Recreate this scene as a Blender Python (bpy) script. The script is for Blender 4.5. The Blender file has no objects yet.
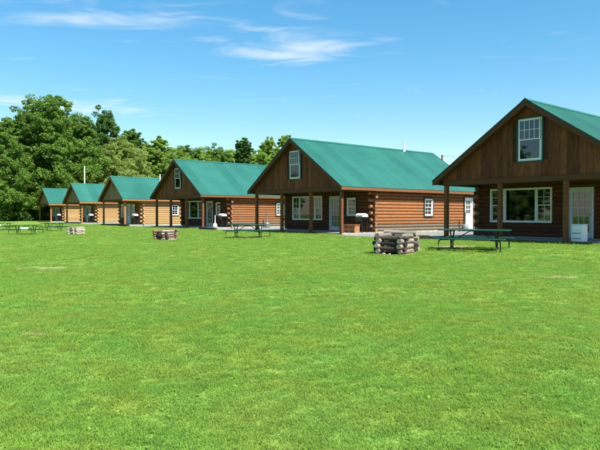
import bpy, bmesh, math, random
import numpy as np
from mathutils import Vector, Matrix
R = math.radians
random.seed(7); rng = np.random.default_rng(7)
scene = bpy.context.scene
col = scene.collection

# ------------------------------------------------------------------ camera
F = 576.43; PITCH = R(1.057); TH = R(39.47); EYE = 1.123
cd = bpy.data.cameras.new('camera'); cam = bpy.data.objects.new('camera', cd); col.objects.link(cam)
cd.sensor_width = 36; cd.lens = 36 * F / 600; cd.clip_start = .05; cd.clip_end = 3000
cam.location = (0, 0, EYE); cam.rotation_euler = (R(90) - PITCH, 0, 0)
scene.camera = cam

# ------------------------------------------------------------------ sun and sky
SUN_EL = R(52.5); U = Vector((-math.sin(TH), math.cos(TH), 0)); V = Vector((math.cos(TH), math.sin(TH), 0))
sh = (-U * math.cos(R(4)) + V * math.sin(R(4)))
sun_dir = Vector((sh.x * math.cos(SUN_EL), sh.y * math.cos(SUN_EL), math.sin(SUN_EL)))
sd = bpy.data.lights.new('sun', 'SUN'); sd.energy = 5.0; sd.angle = R(.53); sd.color = (1, .955, .87)
so = bpy.data.objects.new('sun', sd); col.objects.link(so)
so.location = (20, -20, 40); so.rotation_euler = (-sun_dir).to_track_quat('-Z', 'Y').to_euler()

world = bpy.data.worlds.new('World'); scene.world = world; world.use_nodes = True
wt = world.node_tree; wn = wt.nodes; wl = wt.links; wn.clear()
def N(nt, typ, **kw):
    n = nt.nodes.new(typ)
    for k, v in kw.items():
        if k.startswith('i_'): n.inputs[int(k[2:])].default_value = v
        else: setattr(n, k, v)
    return n
wo = N(wt, 'ShaderNodeOutputWorld'); bg = N(wt, 'ShaderNodeBackground'); bg.inputs[1].default_value = .078
sky = N(wt, 'ShaderNodeTexSky', sky_type='NISHITA', sun_disc=False, sun_elevation=SUN_EL,
        sun_rotation=math.atan2(sun_dir.x, sun_dir.y), altitude=200, air_density=1.0, dust_density=.3, ozone_density=1.2)
tc = N(wt, 'ShaderNodeTexCoord'); sep = N(wt, 'ShaderNodeSeparateXYZ'); wl.new(tc.outputs['Generated'], sep.inputs[0])
def wm(op, a, b=None, c=None):
    n = N(wt, 'ShaderNodeMath', operation=op)
    for i, q in enumerate((a, b, c)):
        if q is None: continue
        if isinstance(q, (int, float)): n.inputs[i].default_value = q
        else: wl.new(q, n.inputs[i])
    return n.outputs[0]
zc = wm('MAXIMUM', sep.outputs[2], .03)
px = wm('DIVIDE', sep.outputs[0], zc); py = wm('DIVIDE', sep.outputs[1], zc)     # the plane of the cirrus layer
cxyz = N(wt, 'ShaderNodeCombineXYZ'); wl.new(px, cxyz.inputs[0]); wl.new(py, cxyz.inputs[1])
mp = N(wt, 'ShaderNodeMapping'); mp.inputs[3].default_value = (1.1, 1.9, 1); mp.inputs[2].default_value = (0, 0, R(-20))
wl.new(cxyz.outputs[0], mp.inputs[0])
n1 = N(wt, 'ShaderNodeTexNoise'); n1.inputs['Scale'].default_value = 1.6; n1.inputs['Detail'].default_value = 6
n1.inputs['Roughness'].default_value = .55; n1.inputs['Distortion'].default_value = 1.0; wl.new(mp.outputs[0], n1.inputs['Vector'])
def blob(cx, cy, rx, ry, rot=0, amp=1.0):
    ca, sa = math.cos(rot), math.sin(rot)
    dx = wm('SUBTRACT', px, cx); dy = wm('SUBTRACT', py, cy)
    a = wm('DIVIDE', wm('ADD', wm('MULTIPLY', dx, ca), wm('MULTIPLY', dy, sa)), rx)
    b = wm('DIVIDE', wm('SUBTRACT', wm('MULTIPLY', dy, ca), wm('MULTIPLY', dx, sa)), ry)
    d = wm('ADD', wm('MULTIPLY', a, a), wm('MULTIPLY', b, b))
    return wm('MULTIPLY', wm('EXPONENT', wm('MULTIPLY', d, -1.0)), amp)
cov = 0.0
for q in ((-.12, 3.6, .36, .2, 0, .38), (-1.35, 2.95, .45, .15, .1, .27), (-.75, 2.9, .9, .4, .3, .15), (.1, 3.35, .6, .3, 0, .2),
          (-2.4, 5.1, .7, .4, 0, .26), (-1.9, 5.6, .8, .4, 0, .26), (1.43, 3.2, .12, .06, 0, .22)):
    bq = blob(*q); cov = bq if isinstance(cov, float) else wm('ADD', cov, bq)
dens = wm('ADD', cov, wm('SUBTRACT', n1.outputs[0], .62))
mr = N(wt, 'ShaderNodeMapRange', interpolation_type='SMOOTHSTEP'); mr.inputs[1].default_value = -.03; mr.inputs[2].default_value = .5
mr.inputs[4].default_value = .72
wl.new(dens, mr.inputs[0])
mixc = N(wt, 'ShaderNodeMix', data_type='RGBA'); wl.new(mr.outputs[0], mixc.inputs[0])
hsv = N(wt, 'ShaderNodeHueSaturation'); hsv.inputs['Saturation'].default_value = 1.66; hsv.inputs['Hue'].default_value = .489; hsv.inputs['Value'].default_value = 1.72
gam = N(wt, 'ShaderNodeGamma'); gam.inputs[1].default_value = .72; wl.new(sky.outputs[0], gam.inputs[0]); wl.new(gam.outputs[0], hsv.inputs['Color'])
wl.new(hsv.outputs[0], mixc.inputs[6]); mixc.inputs[7].default_value = (6.2, 6.4, 6.6, 1)
wl.new(mixc.outputs[2], bg.inputs[0]); wl.new(bg.outputs[0], wo.inputs[0])

scene.view_settings.view_transform = 'Standard'; scene.view_settings.look = 'None'
scene.view_settings.exposure = 1.18; scene.view_settings.gamma = 1; scene.view_settings.use_curve_mapping = False
scene.render.engine = 'CYCLES'
scene.render.resolution_x = 1024; scene.render.resolution_y = 768

# ------------------------------------------------------------------ helpers
def gz(x, y):
    """lawn height: falls gently from the cabin row towards the camera"""
    v = x * V.x + y * V.y
    t = max(0., 20.2 - v) * .03
    t = .5 * (1 - math.exp(-t / .5 * 1.35)) if t > 0 else 0
    return -t
def uv(u, v, z=0): return Vector((U.x * u + V.x * v, U.y * u + V.y * v, z))
def at(px_, py_, dz=0.0):
    """where the ray through a pixel of the 600x450 photograph meets the lawn"""
    a = (px_ - 300) / F; b = (225 - py_) / F
    d = Vector((a, math.cos(PITCH) + b * math.sin(PITCH), b * math.cos(PITCH) - math.sin(PITCH)))
    t = .5; o = Vector((0, 0, EYE))
    while t < 400:
        p = o + d * t
        if p.z <= gz(p.x, p.y) + dz: break
        t += .01 + t * .0005
    return Vector((p.x, p.y, gz(p.x, p.y)))

def tag(o, label=None, cat=None, group=None, kind=None):
    if label: o['label'] = label
    if cat: o['category'] = cat
    if group: o['group'] = group
    if kind: o['kind'] = kind
    return o
def empty(name, loc=(0, 0, 0), rz=0):
    o = bpy.data.objects.new(name, None); col.objects.link(o); o.location = loc; o.rotation_euler.z = rz
    o.empty_display_size = .3
    return o
def link_mesh(name, me, parent=None):
    o = bpy.data.objects.new(name, me); col.objects.link(o)
    if parent: o.parent = parent
    return o
def copy_tree(o, parent=None):
    c = o.copy(); col.objects.link(c); c.parent = parent
    for ch in list(o.children): copy_tree(ch, c)
    return c

class MB:
    """collects boxes, prisms and tubes into one mesh"""
    def __init__(s): s.v = []; s.f = []; s.m = []; s.sm = []
    def add(s, vs, fs, mi=0, smooth=False):
        b = len(s.v); s.v += [tuple(q) for q in vs]; s.f += [tuple(b + i for i in f) for f in fs]
        s.m += [mi] * len(fs); s.sm += [smooth] * len(fs)
    def box(s, x0, x1, y0, y1, z0, z1, mi=0):
        s.add([(x0, y0, z0), (x1, y0, z0), (x1, y1, z0), (x0, y1, z0), (x0, y0, z1), (x1, y0, z1), (x1, y1, z1), (x0, y1, z1)],
              [(0, 3, 2, 1), (4, 5, 6, 7), (0, 1, 5, 4), (1, 2, 6, 5), (2, 3, 7, 6), (3, 0, 4, 7)], mi)
    def bevbox(s, x0, x1, y0, y1, z0, z1, b=.01, mi=0):
        bm = bmesh.new()
        m = MB(); m.box(x0, x1, y0, y1, z0, z1)
        vv = [bm.verts.new(q) for q in m.v]
        for f in m.f: bm.faces.new([vv[i] for i in f])
        bmesh.ops.bevel(bm, geom=list(bm.edges), offset=b, segments=2, affect='EDGES')
        bm.verts.index_update()
        s.add([tuple(q.co) for q in bm.verts], [tuple(q.index for q in f.verts) for f in bm.faces], mi); bm.free()
    def prism(s, poly, axis, a0, a1, mi=0):
        """poly of 2-D points extruded along axis ('y': poly is x,z; 'x': poly is y,z; 'z': poly is x,y)"""
        n = len(poly)
        def P(q, a): return {'y': (q[0], a, q[1]), 'x': (a, q[0], q[1]), 'z': (q[0], q[1], a)}[axis]
        vs = [P(q, a0) for q in poly] + [P(q, a1) for q in poly]
        fs = [tuple(range(n)), tuple(range(2 * n - 1, n - 1, -1))] + [(i, i + n, (i + 1) % n + n, (i + 1) % n) for i in range(n)]
        s.add(vs, fs, mi)
    def tube(s, pts, r, n=8, mi=0, caps=True, radii=None):
        pts = [Vector(p) for p in pts]; rings = []
        for i, p in enumerate(pts):
            t = (pts[min(i + 1, len(pts) - 1)] - pts[max(i - 1, 0)]).normalized()
            a = t.cross(Vector((0, 0, 1)))
            if a.length < .05: a = t.cross(Vector((1, 0, 0)))
            a.normalize(); b = t.cross(a); rr = radii[i] if radii else r
            rings.append([p + (a * math.cos(2 * math.pi * k / n) + b * math.sin(2 * math.pi * k / n)) * rr for k in range(n)])
        vs = [q for g in rings for q in g]; fs = []
        for i in range(len(pts) - 1):
            for k in range(n): fs.append((i * n + k, i * n + (k + 1) % n, (i + 1) * n + (k + 1) % n, (i + 1) * n + k))
        s.add(vs, fs, mi, True)
        if caps: s.add(rings[0], [tuple(range(n))], mi); s.add(rings[-1], [tuple(range(n - 1, -1, -1))], mi)
    def lathe(s, prof, n=16, mi=0, c=(0, 0)):
        vs = []; fs = []
        for r, z in prof:
            for k in range(n): vs.append((c[0] + r * math.cos(2 * math.pi * k / n), c[1] + r * math.sin(2 * math.pi * k / n), z))
        for i in range(len(prof) - 1):
            for k in range(n): fs.append((i * n + k, i * n + (k + 1) % n, (i + 1) * n + (k + 1) % n, (i + 1) * n + k))
        s.add(vs, fs, mi, True)
    def mesh(s, name, mats):
        me = bpy.data.meshes.new(name); me.from_pydata(s.v, [], s.f)
        for m in (mats if isinstance(mats, (list, tuple)) else [mats]): me.materials.append(m)
        me.polygons.foreach_set('material_index', s.m); me.polygons.foreach_set('use_smooth', s.sm)
        bm = bmesh.new(); bm.from_mesh(me); bmesh.ops.recalc_face_normals(bm, faces=bm.faces); bm.to_mesh(me); bm.free()
        me.update(); return me
    def build(s, name, mats, parent=None): return link_mesh(name, s.mesh(name, mats), parent)

# ------------------------------------------------------------------ materials
def newmat(name):
    m = bpy.data.materials.new(name); m.use_nodes = True
    return m, m.node_tree, m.node_tree.nodes['Principled BSDF']
def ramp(nt, stops):
    r = N(nt, 'ShaderNodeValToRGB'); e = r.color_ramp.elements
    while len(e) < len(stops): e.new(.5)
    for i, (p, c) in enumerate(stops): e[i].position = p; e[i].color = (*c, 1)
    return r
def wood(name, dark, light, rough=.8, stretch=(1.2, 1.2, 14), scale=3., rnd=.35, bump=.25, grey=None, vertical=False):
    m, nt, b = newmat(name); L = nt.links
    geo = N(nt, 'ShaderNodeNewGeometry'); mpn = N(nt, 'ShaderNodeMapping'); mpn.inputs[2].default_value = (0, 0, -(TH - R(90)))
    L.new(geo.outputs['Position'], mpn.inputs[0])
    m2 = N(nt, 'ShaderNodeMapping'); m2.inputs[3].default_value = stretch; L.new(mpn.outputs[0], m2.inputs[0])
    oi = N(nt, 'ShaderNodeObjectInfo')
    off = N(nt, 'ShaderNodeVectorMath', operation='SCALE'); cmb = N(nt, 'ShaderNodeCombineXYZ')
    for i in range(3): L.new(oi.outputs['Random'], cmb.inputs[i])
    off.inputs[3].default_value = 40; L.new(cmb.outputs[0], off.inputs[0])
    ad = N(nt, 'ShaderNodeVectorMath', operation='ADD'); L.new(m2.outputs[0], ad.inputs[0]); L.new(off.outputs[0], ad.inputs[1])
    no = N(nt, 'ShaderNodeTexNoise'); no.inputs['Scale'].default_value = scale; no.inputs['Detail'].default_value = 6; no.inputs['Roughness'].default_value = .6
    L.new(ad.outputs[0], no.inputs['Vector'])
    rp = ramp(nt, [(.28, dark), (.72, light)]); L.new(no.outputs[0], rp.inputs[0])
    hs = N(nt, 'ShaderNodeHueSaturation')
    mm = N(nt, 'ShaderNodeMapRange'); mm.inputs[3].default_value = 1 - rnd; mm.inputs[4].default_value = 1 + rnd
    L.new(oi.outputs['Random'], mm.inputs[0]); L.new(mm.outputs[0], hs.inputs['Value']); L.new(rp.outputs[0], hs.inputs['Color'])
    out = hs.outputs[0]
    if grey:                                            # weathered patches
        n2 = N(nt, 'ShaderNodeTexNoise'); n2.inputs['Scale'].default_value = 1.6; n2.inputs['Detail'].default_value = 5
        L.new(ad.outputs[0] if vertical else mpn.outputs[0], n2.inputs['Vector'])
        r2 = ramp(nt, [(.5, (0, 0, 0)), (.68, (.75, .75, .75))]); L.new(n2.outputs[0], r2.inputs[0])
        mx = N(nt, 'ShaderNodeMix', data_type='RGBA'); L.new(r2.outputs[0], mx.inputs[0]); L.new(out, mx.inputs[6]); mx.inputs[7].default_value = (*grey, 1)
        out = mx.outputs[2]
    L.new(out, b.inputs['Base Color']); b.inputs['Roughness'].default_value = rough; b.inputs['Specular IOR Level'].default_value = .25
    bp = N(nt, 'ShaderNodeBump'); bp.inputs['Strength'].default_value = bump; bp.inputs['Distance'].default_value = .02
    L.new(no.outputs[0], bp.inputs['Height']); L.new(bp.outputs[0], b.inputs['Normal'])
    return m
def plain(name, c, rough=.6, metal=0, var=.12, scale=6., spec=.4, bump=0.):
    m, nt, b = newmat(name); L = nt.links
    geo = N(nt, 'ShaderNodeNewGeometry'); no = N(nt, 'ShaderNodeTexNoise'); no.inputs['Scale'].default_value = scale; no.inputs['Detail'].default_value = 6
    L.new(geo.outputs['Position'], no.inputs['Vector'])
    rp = ramp(nt, [(.3, tuple(q * (1 - var) for q in c)), (.7, tuple(min(1, q * (1 + var)) for q in c))]); L.new(no.outputs[0], rp.inputs[0])
    L.new(rp.outputs[0], b.inputs['Base Color']); b.inputs['Roughness'].default_value = rough; b.inputs['Metallic'].default_value = metal
    b.inputs['Specular IOR Level'].default_value = spec
    if bump:
        bp = N(nt, 'ShaderNodeBump'); bp.inputs['Strength'].default_value = bump; bp.inputs['Distance'].default_value = .02
        L.new(no.outputs[0], bp.inputs['Height']); L.new(bp.outputs[0], b.inputs['Normal'])
    return m
M = {}
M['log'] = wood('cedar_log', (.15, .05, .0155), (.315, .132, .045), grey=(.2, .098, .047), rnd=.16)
M['log_dark'] = wood('dark_log', (.052, .018, .008), (.125, .046, .019), rnd=.2)  # darker log tone for the front walls of the big cabins
M['log_end'] = wood('log_end_grain', (0.142, 0.0678, 0.0271), (0.271, 0.152, 0.0678), stretch=(8, 8, 8))
M['log_grey'] = wood('weathered_log', (0.0889, 0.0684, 0.0499), (0.192, 0.154, 0.116), rnd=.2)
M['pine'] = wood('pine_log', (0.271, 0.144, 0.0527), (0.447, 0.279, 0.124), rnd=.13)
M['pine_end'] = wood('pine_end_grain', (0.274, 0.144, 0.0532), (0.471, 0.289, 0.129), stretch=(8, 8, 8))
M['chink'] = wood('log_joint', (.06, .022, .009), (.11, .045, .018))
M['pine_chink'] = wood('pine_joint', (0.152, 0.0836, 0.0342), (0.243, 0.144, 0.0608))
M['plank'] = wood('stained_plank', (.068, .022, .0095), (.235, .07, .025), stretch=(9, 9, .8), grey=(.17, .06, .022), rnd=.38, bump=.4, vertical=True)
M['plank_olive'] = wood('weathered_plank', (.19, .118, .062), (.30, .192, .105), stretch=(9, 9, .8), rnd=.14)
M['trim'] = wood('stained_trim', (.075, .029, .013), (.145, .058, .025), rnd=.1)
M['fascia'] = wood('cedar_fascia', (0.128, 0.0486, 0.0164), (0.207, 0.0851, 0.0304), rnd=.08)
M['post'] = wood('stained_post', (.105, .038, .015), (.19, .074, .029), stretch=(8, 8, 1), rnd=.12)
M['post_pine'] = wood('orange_post', (0.251, 0.106, 0.0342), (0.395, 0.19, 0.0684), stretch=(8, 8, 1), rnd=.1)
M['trim_pine'] = wood('orange_trim', (0.228, 0.0912, 0.0304), (0.342, 0.152, 0.0532), rnd=.1)
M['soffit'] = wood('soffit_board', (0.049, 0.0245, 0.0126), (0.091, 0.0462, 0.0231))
M['edge'] = plain('dark_green_flashing', (.012, .045, .04), .45)
M['white'] = plain('white_vinyl', (.74, .76, .77), .35, var=.03)
M['doorpaint'] = plain('pale_grey_door_paint', (.5, .54, .58), .4, var=.05)
M['whitedoor'] = plain('white_door_paint', (.8, .8, .79), .4, var=.03)
M['greentrim'] = plain('dark_green_trim', (.014, .05, .04), .5)
M['concrete'] = plain('pale_concrete', (0.297, 0.277, 0.252), .9, var=.16, scale=3, bump=.1)
M['white_pipe'] = plain('white_pipe', (.8, .8, .78), .4, var=.04)
M['brass'] = plain('worn_brass', (.5, .36, .14), .35, 1)
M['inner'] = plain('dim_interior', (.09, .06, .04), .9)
M['curtain'] = plain('pale_curtain', (.45, .42, .38), .9)
M['tablegreen'] = plain('green_coated_steel', (0.0167, 0.0874, 0.0646), .38, var=.15)
M['framedark'] = plain('dark_green_pipe', (.012, .022, .02), .4)
M['darktimber'] = wood('dark_timber', (0.0167, 0.0137, 0.0122), (0.076, 0.0608, 0.0502), rnd=.3, bump=.6)
M['greytimber'] = wood('silver_grey_timber', (.10, .082, .066), (.36, .31, .25), rnd=.3, bump=.8)
M['paletimber'] = wood('pale_timber', (0.228, 0.19, 0.152), (0.456, 0.403, 0.342), rnd=.25, bump=.6)
M['rusttimber'] = wood('rusty_brown_timber', (0.129, 0.0646, 0.0342), (0.304, 0.182, 0.114), rnd=.3, bump=.6)
M['ash'] = plain('wood_ash', (0.198, 0.182, 0.167), .95, var=.4, scale=20, bump=.5)
M['tie'] = wood('creosote_tie', (.018, .014, .012), (.06, .048, .04), rnd=.2)
M['black'] = plain('black_enamel', (.012, .012, .013), .28, var=.1, spec=.6)
M['lid'] = plain('silver_white_lid', (.72, .73, .74), .3, var=.05)
M['plastic'] = plain('white_plastic', (.76, .77, .78), .4, var=.03)
M['slot'] = plain('grey_plastic', (.2, .22, .24), .5)
M['beige'] = plain('beige_plastic', (.66, .63, .56), .5, var=.04)
M['slate'] = plain('grey_green_plastic', (.13, .16, .15), .5, var=.06)
M['benchwood'] = wood('raw_cedar', (0.258, 0.114, 0.0418), (0.426, 0.22, 0.0912), rnd=.12)

# green ribbed metal
m, nt, b = newmat('green_metal_roofing'); L = nt.links
geo = N(nt, 'ShaderNodeNewGeometry'); no = N(nt, 'ShaderNodeTexNoise'); no.inputs['Scale'].default_value = .5; no.inputs['Detail'].default_value = 5
L.new(geo.outputs['Position'], no.inputs['Vector'])
oi = N(nt, 'ShaderNodeObjectInfo'); ma = N(nt, 'ShaderNodeMath', operation='MULTIPLY_ADD'); ma.inputs[1].default_value = .3
L.new(oi.outputs['Random'], ma.inputs[0]); L.new(no.outputs[0], ma.inputs[2])
rp = ramp(nt, [(.3, (.0125, .088, .065)), (.85, (.023, .130, .10))]); L.new(ma.outputs[0], rp.inputs[0])
L.new(rp.outputs[0], b.inputs['Base Color']); b.inputs['Roughness'].default_value = .42; b.inputs['Metallic'].default_value = 0
b.inputs['Specular IOR Level'].default_value = .45
M['roof'] = m

# window glass: see-through with a Fresnel mirror
m, nt, b = newmat('window_glass'); L = nt.links; nt.nodes.remove(b)
tr = N(nt, 'ShaderNodeBsdfTransparent'); tr.inputs[0].default_value = (.62, .67, .68, 1)
gl = N(nt, 'ShaderNodeBsdfGlossy'); gl.inputs['Roughness'].default_value = .02; gl.inputs[0].default_value = (.95, .97, 1, 1)
fr = N(nt, 'ShaderNodeFresnel'); fr.inputs[0].default_value = 1.62
mx = N(nt, 'ShaderNodeMixShader'); L.new(fr.outputs[0], mx.inputs[0]); L.new(tr.outputs[0], mx.inputs[1]); L.new(gl.outputs[0], mx.inputs[2])
L.new(mx.outputs[0], nt.nodes['Material Output'].inputs[0]); M['glass'] = m

# ------------------------------------------------------------------ lawn
BARE = [(45, 268, .8, .4), (558, 277, .52, .24), (452, 247, .95, .6), (36, 334, .22, .08), (397, 254.0, .95, .9), (165.5, 240.5, .8, .8), (76, 234.6, .7, .7)]
bare_w = []
for bx_, by_, ra, rb in BARE:
    p = at(bx_, by_); bare_w.append((p.x, p.y, ra, rb))
def lawn_tint(nt, blades):
    """shared colour of soil sheet and blades: one patch pattern in world space"""
    L = nt.links; geo = N(nt, 'ShaderNodeNewGeometry')
    a = N(nt, 'ShaderNodeTexNoise'); a.inputs['Scale'].default_value = .42; a.inputs['Detail'].default_value = 7; a.inputs['Roughness'].default_value = .62
    L.new(geo.outputs['Position'], a.inputs['Vector'])
    c1 = ramp(nt, [(.25, (.152, .262, .038)), (.5, (.168, .276, .044)), (.7, (.188, .287, .053)), (.9, (.235, .30, .085))])
    L.new(a.outputs[0], c1.inputs[0])
    d = N(nt, 'ShaderNodeTexNoise'); d.inputs['Scale'].default_value = 7. if not blades else 11; d.inputs['Detail'].default_value = 5; d.inputs['Roughness'].default_value = .7
    L.new(geo.outputs['Position'], d.inputs['Vector'])
    hs = N(nt, 'ShaderNodeHueSaturation'); mrr = N(nt, 'ShaderNodeMapRange')
    mrr.inputs[1].default_value = .25; mrr.inputs[2].default_value = .75; mrr.inputs[3].default_value = .74; mrr.inputs[4].default_value = 1.24
    L.new(d.outputs[0], mrr.inputs[0]); L.new(mrr.outputs[0], hs.inputs['Value']); L.new(c1.outputs[0], hs.inputs['Color'])
    e = N(nt, 'ShaderNodeTexNoise'); e.inputs['Scale'].default_value = 1.7; e.inputs['Detail'].default_value = 6; L.new(geo.outputs['Position'], e.inputs['Vector'])
    mh = N(nt, 'ShaderNodeMapRange'); mh.inputs[1].default_value = .3; mh.inputs[2].default_value = .7; mh.inputs[3].default_value = .478; mh.inputs[4].default_value = .518
    L.new(e.outputs[0], mh.inputs[0]); L.new(mh.outputs[0], hs.inputs['Hue'])
    if not blades:                                       # thatch between the blades
        sp = N(nt, 'ShaderNodeTexNoise'); sp.inputs['Scale'].default_value = 70; sp.inputs['Detail'].default_value = 4; L.new(geo.outputs['Position'], sp.inputs['Vector'])
        ms_ = N(nt, 'ShaderNodeMapRange'); ms_.inputs[1].default_value = .35; ms_.inputs[2].default_value = .65; ms_.inputs[3].default_value = .5; ms_.inputs[4].default_value = 1.12; L.new(sp.outputs[0], ms_.inputs[0])
        h2 = N(nt, 'ShaderNodeHueSaturation'); L.new(hs.outputs[0], h2.inputs['Color']); L.new(ms_.outputs[0], h2.inputs['Value'])
        return h2.outputs[0], geo
    return hs.outputs[0], geo
m, nt, b = newmat('lawn_soil'); L = nt.links
colr, geo = lawn_tint(nt, False)
mask = None
nz = N(nt, 'ShaderNodeTexNoise'); nz.inputs['Scale'].default_value = 6; nz.inputs['Detail'].default_value = 8; nz.inputs['Roughness'].default_value = .7; L.new(geo.outputs['Position'], nz.inputs['Vector'])
for (x, y, ra, rb) in bare_w:
    mpp = N(nt, 'ShaderNodeMapping', vector_type='TEXTURE'); mpp.inputs[1].default_value = (x, y, 0); mpp.inputs[3].default_value = (ra, rb, 1000)
    L.new(geo.outputs['Position'], mpp.inputs[0])
    ln = N(nt, 'ShaderNodeVectorMath', operation='LENGTH'); L.new(mpp.outputs[0], ln.inputs[0])
    ad = N(nt, 'ShaderNodeMath', operation='ADD'); L.new(ln.outputs[1], ad.inputs[0]); L.new(nz.outputs[0], ad.inputs[1])
    m1 = N(nt, 'ShaderNodeMapRange'); m1.inputs[1].default_value = 1.1; m1.inputs[2].default_value = 1.65; m1.inputs[3].default_value = 1; m1.inputs[4].default_value = 0
    L.new(ad.outputs[0], m1.inputs[0])
    if mask is None: mask = m1.outputs[0]
    else:
        mxm = N(nt, 'ShaderNodeMath', operation='MAXIMUM'); L.new(mask, mxm.inputs[0]); L.new(m1.outputs[0], mxm.inputs[1]); mask = mxm.outputs[0]
dirt = ramp(nt, [(.3, (.19, .145, .08)), (.7, (.33, .27, .17))]); L.new(nz.outputs[0], dirt.inputs[0])
mx = N(nt, 'ShaderNodeMix', data_type='RGBA'); L.new(mask, mx.inputs[0]); L.new(colr, mx.inputs[6]); L.new(dirt.outputs[0], mx.inputs[7])
L.new(mx.outputs[2], b.inputs['Base Color']); b.inputs['Roughness'].default_value = .95; b.inputs['Specular IOR Level'].default_value = .1
bn = N(nt, 'ShaderNodeTexNoise'); bn.inputs['Scale'].default_value = 14; bn.inputs['Detail'].default_value = 6; L.new(geo.outputs['Position'], bn.inputs['Vector'])
bp = N(nt, 'ShaderNodeBump'); bp.inputs['Strength'].default_value = .6; bp.inputs['Distance'].default_value = .06; L.new(bn.outputs[0], bp.inputs['Height']); L.new(bp.outputs[0], b.inputs['Normal'])
M['soil'] = m
m, nt, b = newmat('grass_blade'); L = nt.links
colr, geo = lawn_tint(nt, True)
at_ = N(nt, 'ShaderNodeAttribute', attribute_name='tone', attribute_type='INSTANCER')
hs = N(nt, 'ShaderNodeHueSaturation'); mrr = N(nt, 'ShaderNodeMapRange'); mrr.inputs[3].default_value = 1.05; mrr.inputs[4].default_value = 1.65
L.new(at_.outputs['Fac'], mrr.inputs[0]); L.new(mrr.outputs[0], hs.inputs['Value']); L.new(colr, hs.inputs['Color'])
L.new(hs.outputs[0], b.inputs['Base Color']); b.inputs['Roughness'].default_value = .6; b.inputs['Specular IOR Level'].default_value = .25
tl = N(nt, 'ShaderNodeBsdfTranslucent'); L.new(hs.outputs[0], tl.inputs[0])
ms = N(nt, 'ShaderNodeMixShader'); ms.inputs[0].default_value = .58; L.new(b.outputs[0], ms.inputs[1]); L.new(tl.outputs[0], ms.inputs[2])
L.new(ms.outputs[0], nt.nodes['Material Output'].inputs[0]); M['blade'] = m

def ground():
    def lines(a, b, lo, hi, step):
        s = list(np.arange(lo, hi + 1e-6, step)); q = step; x = lo
        while x > a: q *= 1.5; x -= q; s.insert(0, max(x, a))
        q = step; x = hi
        while x < b: q *= 1.5; x += q; s.append(min(x, b))
        return s
    us = lines(-900, 1500, -6, 60, .75); vs = lines(-900, 1500, -6, 26, .5)
    vt = []
    for v in vs:
        for u in us:
            p = uv(u, v); z = gz(p.x, p.y)
            w = max(0, min(1, (19 - v) / 3)) * max(0, min(1, (v + 30) / 20)) * max(0, min(1, (90 - u) / 30)) * max(0, min(1, (u + 30) / 20))
            z += w * .02 * (math.sin(u * .9 + v * .35) * math.sin(v * .8 - u * .2) )
            vt.append((p.x, p.y, z))
    nu = len(us); fs = [(j * nu + i, j * nu + i + 1, (j + 1) * nu + i + 1, (j + 1) * nu + i) for j in range(len(vs) - 1) for i in range(nu - 1)]
    me = bpy.data.meshes.new('lawn'); me.from_pydata(vt, [], fs); me.materials.append(M['soil'])
    bm = bmesh.new(); bm.from_mesh(me); bmesh.ops.recalc_face_normals(bm, faces=bm.faces); bm.to_mesh(me); bm.free()
    me.polygons.foreach_set('use_smooth', [True] * len(me.polygons))
    if me.polygons[0].normal.z < 0: me.flip_normals()
    o = link_mesh('lawn', me); tag(o, 'wide mown green lawn in front of the cabins', None, kind='structure')
    return o
ground()
def surf(x, y):
    u = x * U.x + y * U.y; v = x * V.x + y * V.y
    w = max(0, min(1, (19 - v) / 3)) * max(0, min(1, (v + 30) / 20)) * max(0, min(1, (90 - u) / 30)) * max(0, min(1, (u + 30) / 20))
    return gz(x, y) + w * .02 * (math.sin(u * .9 + v * .35) * math.sin(v * .8 - u * .2))

# ------------------------------------------------------------------ cabins
# local frame of a cabin: x along the facade (towards its near side), y into the depth, origin on the ground under the ridge at the front roof edge
def log_mesh(mats, seed):
    r = random.Random(seed); n = 10; s = MB()
    pr = [(.1 * math.copysign(abs(math.cos(2 * math.pi * (k + .5) / n)) ** .7, math.cos(2 * math.pi * (k + .5) / n)) * r.uniform(.96, 1.04),   .1005 * math.copysign(abs(math.sin(2 * math.pi * (k + .5) / n)) ** .8, math.sin(2 * math.pi * (k + .5) / n))) for k in range(n)]
    vs = [(x, p[0], p[1]) for x in (0, .33, .67, 1) for p in pr]
    for i in range(len(vs)):
        if n <= i < 3 * n: vs[i] = (vs[i][0], vs[i][1] * r.uniform(.96, 1.05), vs[i][2])
    fs = [(j * n + k, j * n + (k + 1) % n, (j + 1) * n + (k + 1) % n, (j + 1) * n + k) for j in range(3) for k in range(n)]
    s.add(vs, fs, 0, True); s.add(vs[:n], [tuple(range(n))], 1); s.add(vs[-n:], [tuple(range(n))], 1)
    return s.mesh('log', mats)
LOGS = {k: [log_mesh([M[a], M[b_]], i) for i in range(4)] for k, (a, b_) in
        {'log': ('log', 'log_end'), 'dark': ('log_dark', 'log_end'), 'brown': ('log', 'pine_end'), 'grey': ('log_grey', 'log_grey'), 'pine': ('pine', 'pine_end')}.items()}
CH = .19; Z0 = .14; NC = 13
ZT = Z0 + CH * NC
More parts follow.
